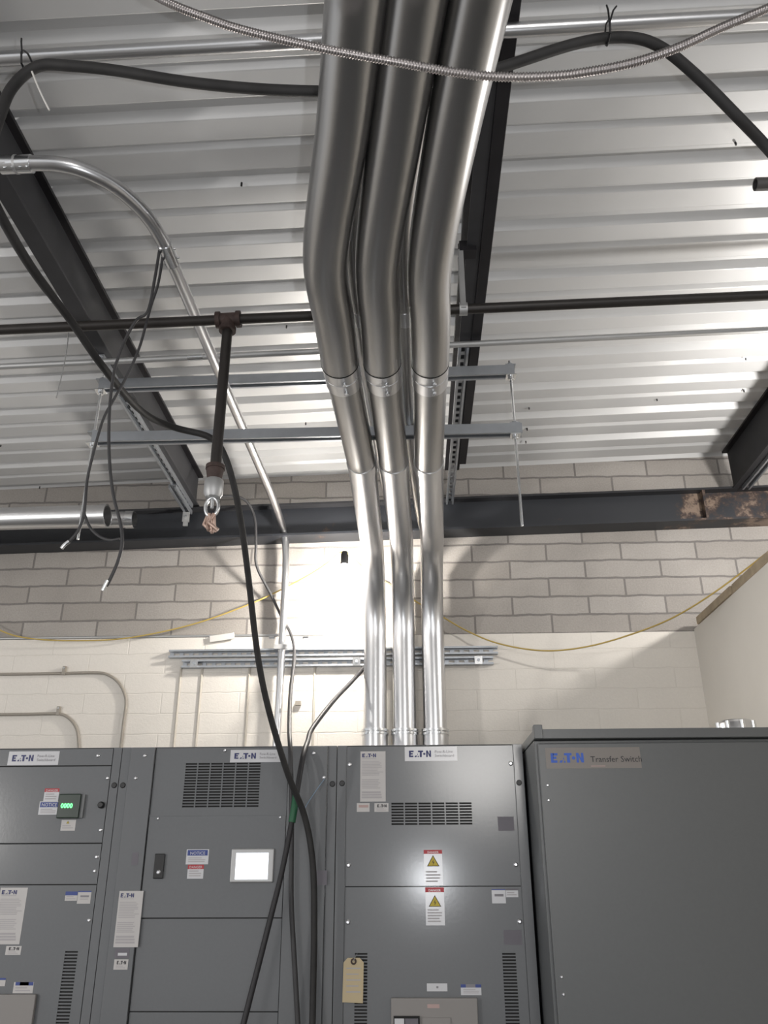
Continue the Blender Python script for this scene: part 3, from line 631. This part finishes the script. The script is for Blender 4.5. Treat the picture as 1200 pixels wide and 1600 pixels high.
def door(root, name, x0, x1, z0, z1, holes=(), m=CABINET, y=YF, th=None):
    q = MB(); panel(q, x0 + .0016, x1 - .0016, z0 + .0016, z1 - .0016, y, (th or (D0 - .0004 - y)), m, holes)
    return q.build(name, root, bevel=0 if holes else .0015)
BG = 'grey switchgear cabinets'
# ---- left section
x0 = -2.25
s1 = thing('switchgear_cabinet', ((x0 + xs1r[1]) / 2, YF, 0), 'grey switchgear cabinet at the left edge with a green digital meter', 'cabinet', BG)
body(s1, x0, xs1r[1]); post(s1, xs1r[0], xs1r[1])
MB().box(x0 + .002, xs1r[0] - .001, D0 - .0012, D0 - .0002, .06, TOP - .002, SEAM).build('seam_backing', s1)
za, zb2, zc2 = Zp(1197, 90), Zp(1318, 80), Zp(1382.5, 75)
door(s1, 'top_strip', x0 + .02, xs1r[0], za, TOP - .003)
door(s1, 'meter_door', x0 + .02, xs1r[0], zb2, za)
door(s1, 'blank_panel', x0 + .02, xs1r[0], zc2, zb2)
v1 = (*rect(102, 1486, 122, 1486, YF)[:2], Zp(1680, 105), Zp(1486, 110))
v1 = (v1[0], v1[1], v1[2], v1[3])
door(s1, 'breaker_door', x0 + .02, xs1r[0], ZLOW, zc2, [v1])
grille(s1, v1, 1, 36, YF, th=.0045, bar=.48)
NP = lambda x: [('logo', .08, .26, .50, .72, NAVY), ('t', 'Pow-R-Line', .57, .44, .28, INK), ('t', 'Switchboard', .57, .72, .28, INK)]
sticker(s1, 'nameplate', (13, 1174, 92, 1195.5), NP(0), label='white nameplate')
sticker(s1, 'danger_label', (69, 1232, 92, 1252), [('r', 0, 0, 1, .28, RED), ('t', 'DANGER', .5, .24, .25, WHITE, 'CENTER')] + lines(3, .1, .9, .4, .95))
sticker(s1, 'notice_label', (61, 1252.3, 92, 1273), [('r', .04, .05, 1, .44, NBLUE), ('t', 'NOTICE', .5, .37, .34, WHITE, 'CENTER')] + lines(3, .1, .9, .55, .95))
def meter():
    x0_, x1_, z0_, z1_ = rect(93, 1241, 127, 1279, YF); q = MB(); q.box(x0_, x1_, YF - .022, YF - .0001, z0_, z1_, DGREEN); o_ = q.build('meter', s1, bevel=.004); o_['label'] = 'black meter with green digits'
    q = MB(); w = x1_ - x0_; h = z1_ - z0_
    q.text('0000', x0_ + w * .16, z0_ + h * .42, YF - .0235, h * .26, DIGIT, bold=.03)
    q.build('digits', o_)
    q = MB(); q.box(x1_ - w * .02, x1_ + w * .16, YF - .012, YF - .0001, z0_ + h * .02, z0_ + h * .98, CABINET2); q.build('meter_side', o_)
meter()
sticker(s1, 'warning_label', (95.5, 1281, 118, 1298), [('tri', .45, .26, .10)] + lines(2, .1, .9, .5, .9), base=CREAMW)
p_ = P(159, 1258, Y=YF); q = MB(); q.sweep([p_, p_ - V((0, .012, 0)), p_ - V((0, .018, 0))], [.013, .013, .009], BLACKP, 16); q.build('knob', s1)
RL = [('logo', .07, .045, .62, .12, NAVY), ('r', .07, .14, .62, .15, INKL)] + lines(10, .06, .95, .20, .50, seed=3) + lines(6, .06, .95, .56, .76, seed=4) + lines(3, .06, .9, .80, .95, m=INKL, fill=.7, seed=5)
sticker(s1, 'rating_label', (-6, 1387, 37, 1475.5), RL, base=CREAMW)
SE = [('logo', .2, .14, .86, .48, INKB)] + lines(2, .15, .85, .62, .95)
sticker(s1, 'small_label', (9, 1478, 33, 1492), SE, base=CREAMW)
sticker(s1, 'notice_label', (102, 1393, 121, 1407.5), [('r', 0, 0, 1, .42, NBLUE)] + lines(2, .1, .9, .5, .95), base=CREAMW)
sticker(s1, 'small_label', (121.3, 1392, 142, 1412), [('r', 0, 0, 1, .10, NBLUE), ('r', .2, .35, .85, .50, INK), ('r', .2, .6, .8, .68, INKL)], base=CREAMW)
sticker(s1, 'small_label', (-8, 1528, 8.5, 1541), [('r', 0, 0, 1, .25, NBLUE)], base=CREAMW)
sticker(s1, 'notice_label', (21, 1534.5, 52, 1552), [('r', .08, .0, .98, .30, NBLUE), ('r', .3, 0, .75, .30, INK)] + lines(2, .1, .9, .45, .95), base=CREAMW)
def breaker(root, px, hand):
    x0_, x1_, z0_, z1_ = rect(*px, YF); q = MB(); q.box(x0_, x1_, YF - .018, YF - .0001, z0_, z1_, BREAKER); o_ = q.build('breaker', root, bevel=.003); o_['label'] = 'pale grey breaker face'
    w = x1_ - x0_; yb_ = YF - .018
    if hand:
        MB().box(x0_ + w * .42, x0_ + w * .56, yb_ - .0008, yb_ - .0001, z1_ - .031, z1_ - .019, PINK).build('red_label', o_)
        q = MB(); q.box(x0_ + w * .03, x0_ + w * .33, yb_ - .008, yb_ - .0001, z1_ - .30, z1_ - .055, SEAM); q.box(x0_ + w * .04, x0_ + w * .15, yb_ - .010, yb_ - .008, z1_ - .29, z1_ - .062, WHITE); q.box(x0_ + w * .16, x0_ + w * .31, yb_ - .010, yb_ - .008, z1_ - .29, z1_ - .062, PLATE); q.build('trip_unit', o_)
        q = MB(); q.box(x0_ + w * .36, x0_ + w * .68, yb_ - .006, yb_ - .0001, z1_ - .30, z1_ - .060, BREAKER); q.box(x0_ + w * .40, x0_ + w * .66, yb_ - .009, yb_ - .006, z1_ - .29, z1_ - .090, RED); q.build('indicator', o_)
    else:
        q = MB(); q.box(x0_ + w * .15, x0_ + w * .92, yb_ - .006, yb_ - .0001, z0_, z1_ - .100, RED); q.build('indicator', o_)
        q = MB(); q.box(x0_ + w * .0, x0_ + w * .12, yb_ - .006, yb_ - .0001, z0_, z1_ - .07, RUSTIRON); q.build('trip_unit', o_)
breaker(s1, (-30, 1553, 50, 1680), False)
for x_, y_ in ((153, 1181), (168, 1216), (157, 1297), (151, 1339), (148, 1361), (139, 1438)): screw(s1, x_, y_)
plug(s1, 178.5, 1227, YF - .001)

# ---- middle section
s2 = thing('switchgear_cabinet', ((xs1r[1] + xs2r[1]) / 2, YF, 0), 'grey switchgear cabinet with a lit touch screen and large top grille', 'cabinet', BG)
body(s2, xs1r[1], xs2r[1]); post(s2, xs1r[1], xs1r[2]); post(s2, xs2r[0], xs2r[1])
MB().box(xs1r[2] + .001, xs2r[0] - .001, D0 - .0012, D0 - .0002, .06, TOP - .002, SEAM).build('seam_backing', s2)
xl = X(244, 1172); xr_ = X(452, 1172)
door(s2, 'side_panel', xs1r[2], xl, ZLOW, TOP - .003, y=YF - .012)
door(s2, 'side_panel', xr_, xs2r[0], ZLOW, TOP - .003, y=YF - .012)
z1_, z2_, z3_ = Zp(1274, 340), Zp(1434.5, 340), Zp(1581, 340)
g2 = rect(286.5, 1192, 406.5, 1263, YF)
door(s2, 'grille_panel', xl, xr_, z1_, TOP - .003, [g2]); grille(s2, g2, 6, 16, YF, th=.0045, bar=.40)
MB().box(xl + .001, xr_ - .001, YF - .0025, YF - .0002, z1_ - .005, z1_ + .004, CABINET).build('ledge', s2)
hd = door(s2, 'screen_door', xl, xr_, z2_, z1_, y=YF - .004)
door(s2, 'lower_door', xl, xr_, z3_, z2_); door(s2, 'bottom_panel', xl, xr_, ZLOW, z3_)
sticker(s2, 'nameplate', (360, 1171.5, 440, 1191), NP(0), label='white nameplate')
Y2 = YF - .004
x0_, x1_, z0_, z1b = rect(241.5, 1334, 257, 1373, Y2); q = MB(); q.box(x0_, x1_, Y2 - .012, Y2 - .0001, z0_, z1b, BLACKP); hdl = q.build('latch_handle', hd, bevel=.003)
sticker(s2, 'notice_label', (291, 1327, 326, 1350.5), [('r', .05, .05, .95, .42, NBLUE), ('t', 'NOTICE', .5, .36, .30, WHITE, 'CENTER')] + lines(3, .1, .9, .55, .92), Y=Y2)
sticker(s2, 'danger_label', (293, 1351, 318, 1373), [('r', 0, 0, 1, .32, RED), ('t', 'DANGER', .5, .26, .25, WHITE, 'CENTER')] + lines(3, .1, .9, .42, .92), Y=Y2)
x0_, x1_, z0_, z1b = rect(361, 1326, 428, 1379, Y2); q = MB(); q.box(x0_, x1_, Y2 - .010, Y2 - .0001, z0_, z1b, DULLZ); scr = q.build('touch_screen', hd, bevel=.004); scr['label'] = 'lit white touch screen in grey bezel'
x0_, x1_, z0_, z1b = rect(369, 1333, 419.5, 1374, Y2); MB().box(x0_, x1_, Y2 - .0115, Y2 - .0101, z0_, z1b, SCREEN).build('lit_display', scr)
YS = YF - .012
sticker(s2, 'dark_plate', (206, 1332, 216, 1352), [], base=PLATE, Y=YS)
sticker(s2, 'rating_label', (182, 1392, 220, 1480), RL, base=CREAMW, Y=YS)
sticker(s2, 'small_label', (180, 1482, 202, 1497), [('r', .2, .45, .85, .75, WHITE)], base=PLATE, Y=YS)
sticker(s2, 'small_label', (178, 1499, 200, 1515), SE, base=CREAMW, Y=YS)
sticker(s2, 'dark_plate', (489, 1360, 511, 1383), [], base=PLATE, Y=YS)
sticker(s2, 'small_label', (457, 1583, 477, 1606), SE, base=CREAMW); sticker(s2, 'small_label', (478, 1583, 499, 1606), lines(4, .1, .9, .1, .9), base=CREAMW)
for x_, y_ in ((226, 1181), (212, 1216), (490, 1177), (506, 1215)): screw(s2, x_, y_, YS)
for x_, y_ in ((351, 1173), (247, 1279), (438, 1277)): screw(s2, x_, y_, YF - .004, r=.006)
screw(s2, 247.5, 1363, Y2 - .012, r=.009)
plug(s2, 192, 1227, YF - .001); plug(s2, 519.5, 1225, YF - .001)

# ---- right section
s3 = thing('switchgear_cabinet', ((xs2r[1] + xs3r[1]) / 2, YF, 0), 'grey switchgear cabinet below the three big conduits with yellow warning triangles', 'cabinet', BG)
body(s3, xs2r[1], xs3r[1]); post(s3, xs2r[1], xs2r[2]); post(s3, xs3r[0], xs3r[1])
MB().box(xs2r[2] + .001, xs3r[0] - .001, D0 - .0012, D0 - .0002, .06, TOP - .002, SEAM).build('seam_backing', s3)
zm = Zp(1385, 680)
g3 = rect(610.5, 1254, 738.5, 1290.5, YF)
door(s3, 'upper_door', xs2r[2], xs3r[0], zm, TOP - .004, [g3]); grille(s3, g3, 6, 8, YF, th=.0045, bar=.40)
va = (*rect(554.5, 1489, 574, 1489, YF)[:2], Zp(1680, 565), Zp(1489, 565)); vb = (*rect(784.5, 1489, 805.5, 1489, YF)[:2], Zp(1680, 795), Zp(1489, 795))
door(s3, 'lower_door', xs2r[2], xs3r[0], ZLOW, zm, [va, vb]); grille(s3, va, 1, 36, YF, th=.0045, bar=.45); grille(s3, vb, 1, 36, YF, th=.0045, bar=.45)
sticker(s3, 'nameplate', (632.5, 1167, 714.5, 1189), NP(0), label='white nameplate')
sticker(s3, 'rating_label', (563, 1174, 602.5, 1252.5), RL, base=CREAMW)
sticker(s3, 'small_label', (557.5, 1255, 577.5, 1268.5), [('r', .15, .2, .9, .5, PINK)], base=CREAMW); sticker(s3, 'small_label', (585, 1255, 607, 1268.5), SE, base=CREAMW)
DL = [('r', 0, 0, 1, .10, RED), ('t', 'DANGER', .5, .09, .085, WHITE, 'CENTER'), ('tri', .5, .42, .32)]
sticker(s3, 'danger_label', (662.5, 1328, 691.5, 1383.5), [('r', 0, 0, 1, .11, RED), ('t', 'DANGER', .5, .095, .085, WHITE, 'CENTER'), ('tri', .5, .36, .30)] + lines(4, .1, .9, .60, .95))
sticker(s3, 'danger_label', (665, 1386.5, 694.5, 1446), [('r', 0, 0, 1, .13, RED), ('t', 'DANGER', .5, .11, .09, WHITE, 'CENTER'), ('tri', .5, .41, .30)] + lines(5, .1, .9, .58, .95))
sticker(s3, 'small_label', (768.5, 1389, 790, 1411.5), [('r', .2, .35, .85, .52, INK), ('r', 0, 0, 1, .08, NBLUE)], base=WHITE); sticker(s3, 'small_label', (790.3, 1388.5, 809.5, 1402), [('r', 0, 0, 1, .2, PLATE)] + lines(2, .1, .9, .4, .9), base=WHITE)
sticker(s3, 'dark_plate', (778, 1276, 803, 1298), [], base=PLATE); sticker(s3, 'dark_plate', (787, 1453, 815, 1476), [], base=PLATE)
sticker(s3, 'small_label', (667, 1536.5, 699, 1549), [('r', .46, .35, .56, .62, INK)], base=WHITE)
sticker(s3, 'notice_label', (720, 1538, 752, 1555), [('r', 0, 0, .25, .30, NBLUE), ('r', .25, 0, .72, .30, INK), ('r', .72, 0, 1, .30, NBLUE)] + lines(3, .12, .92, .45, .9), base=WHITE)
breaker(s3, (611.5, 1558.5, 748, 1690), True)
for x_, y_ in ((546, 1195), (798, 1193), (544.5, 1352), (806, 1351), (543.5, 1441), (812, 1440)): screw(s3, x_, y_, r=.0095)
plug(s3, 534.5, 1224, YF - .001); plug(s3, 811, 1223, YF - .001)
# manila tag
x0_, x1_, z0_, z1b = rect(536, 1497, 568, 1568, YF - .02); w = x1_ - x0_; h = z1b - z0_
tg = thing('paper_tag', ((x0_ + x1_) / 2, YF - .01, z1b), 'manila paper tag hanging over the left side vent of the right-hand cabinet', 'tag')
q = MB(); ys = YF - .012; c_ = w * .2
pts = [(x0_ + c_, z1b), (x1_ - c_, z1b), (x1_, z1b - c_), (x1_ - w * .03, z0_), (x0_ - w * .03, z0_ + h * .02), (x0_, z1b - c_)]
q.add([(x, ys, z) for x, z in pts] + [(x, ys + .0008, z) for x, z in pts], [tuple(reversed(range(6))), tuple(range(6, 12))] + [(i, (i + 1) % 6, (i + 1) % 6 + 6, i + 6) for i in range(6)], MANILA)
for i in range(5): q.quad(x0_ + w * .15, x0_ + w * (.85 - .1 * (i % 2)), z1b - h * (.22 + .13 * i) - .004, z1b - h * (.22 + .13 * i), ys - .0006, INKL)
q.build('card', tg)
MB().ring(((x0_ + x1_) / 2, ys - .002, z1b - h * .08), ((x0_ + x1_) / 2, ys - .0003, z1b - h * .08), .011, .005, RUSTIRON, 16).build('eyelet', tg)
MB().sweep(smooth([V(((x0_ + x1_) / 2, ys - .002, z1b - h * .08)), V(((x0_ + x1_) / 2 + .004, ys - .004, z1b - .0)), V(((x0_ + x1_) / 2 + .012, YF - .003, z1b + .012))], 5), .0012, DULLZ, 6).build('tie_wire', tg)

# ---- transfer switch cabinet
YX = 3.17
xl5 = X(835, 1160, YX); xr5 = 1.44; TX = P(900, 1148, Y=YX).z
ts = thing('transfer_cabinet', ((xl5 + xr5) / 2, YX, 0), 'large plain grey transfer switch cabinet standing forward at the right', 'cabinet')
q = MB(); q.box(xl5, xr5, YX + .014, 4.22, .02, TX - .018, CABINET2); q.build('body', ts, bevel=.003)
q = MB(); q.box(xl5 + .010, xr5, YX - .004, YX + .0135, .12, TX - .030, CABINET2); dr = q.build('door', ts, bevel=.004)
q = MB(); q.box(xl5 - .002, xr5 + .01, YX - .020, 4.22, TX - .016, TX + .018, CABINET2)
q.box(xl5 - .002, xl5 + .030, YX - .024, YX - .0201, TX - .016, TX + .034, CABINET2); q.box(xl5 - .002, xl5 + .030, YX - .020, YX + .02, TX + .018, TX + .034, CABINET2); q.build('hood', ts, bevel=.002)
YD = YX - .004
sticker(ts, 'nameplate', (852.5, 1168, 1001, 1200.5), [('logo', .055, .26, .40, .72, BLUE), ('t', 'Transfer Switch', .47, .70, .40, INKB), ('r', .47, .88, .62, .91, PINK)], base=TAN, Y=YD, label='tan nameplate with blue logo')
for x_, y_ in ((855.5, 1227), (857, 1250.5), (877.5, 1526.5), (880.5, 1554)): screw(ts, x_, y_, YD, r=.0055)
p_ = P(1150, 1135, Y=3.32); q = MB(); zt_ = TX + .0195; yh = 3.32; zh = P(1150, 1125, Y=yh).z - zt_
q.sweep([V((p_.x, yh, zt_)), V((p_.x, yh, zt_ + zh * .7)), V((p_.x, yh, zt_ + zh * .92)), V((p_.x, yh, zt_ + zh))], [.070, .069, .058, .03], GALV, 30)
for i in range(8): a_ = i / 8 * 6.283; q.cyl((p_.x + .068 * math.cos(a_), yh + .068 * math.sin(a_), zt_ + .001), (p_.x + .068 * math.cos(a_), yh + .068 * math.sin(a_), zt_ + zh * .8), .010, ZINC, 8)
tag(q.build('conduit_hub'), 'shiny metal conduit hub on top of the transfer switch cabinet', 'fitting')

# ------------------------------------------------------------------ lamps
def lamp(name, loc, power, r, col=(1, .97, .93)):
    l = bpy.data.lights.new(name, 'POINT'); l.energy = power; l.shadow_soft_size = r; l.color = col
    o_ = bpy.data.objects.new(name, l); o_.location = loc; C.objects.link(o_); return o_
def strip(name, loc, sx, sy, power, rot=(0, 0, 0), col=(1, .97, .93)):
    l = bpy.data.lights.new(name, 'AREA'); l.shape = 'RECTANGLE'; l.size = sx; l.size_y = sy; l.energy = power; l.color = col
    o_ = bpy.data.objects.new(name, l); o_.location = loc; o_.rotation_euler = rot; C.objects.link(o_); return o_
lamp('lamp_beyond_low_wall', (1.93, 3.0, EYE + 1.47), 58, .04)
lamp('lamp_behind_left', (-4.5, -1.2, EYE + .45), 270, .09)
lamp('lamp_behind_right', (4.8, -.8, EYE + .5), 90, .09)
lamp('lamp_far_behind', (.8, -3.6, EYE + 1.3), 230, .6)
lamp('phone_torch', (.10, -.02, EYE + .0), 34, .010, (.95, .97, 1))
w = bpy.data.worlds.new('world'); bpy.context.scene.world = w; w.use_nodes = True
w.node_tree.nodes['Background'].inputs['Color'].default_value = (.97, .98, 1, 1); w.node_tree.nodes['Background'].inputs['Strength'].default_value = .76
vs_ = bpy.context.scene.view_settings
vs_.view_transform = 'Standard'; vs_.look = 'None'; vs_.gamma = 1; vs_.exposure = 0.0; vs_.use_curve_mapping = False
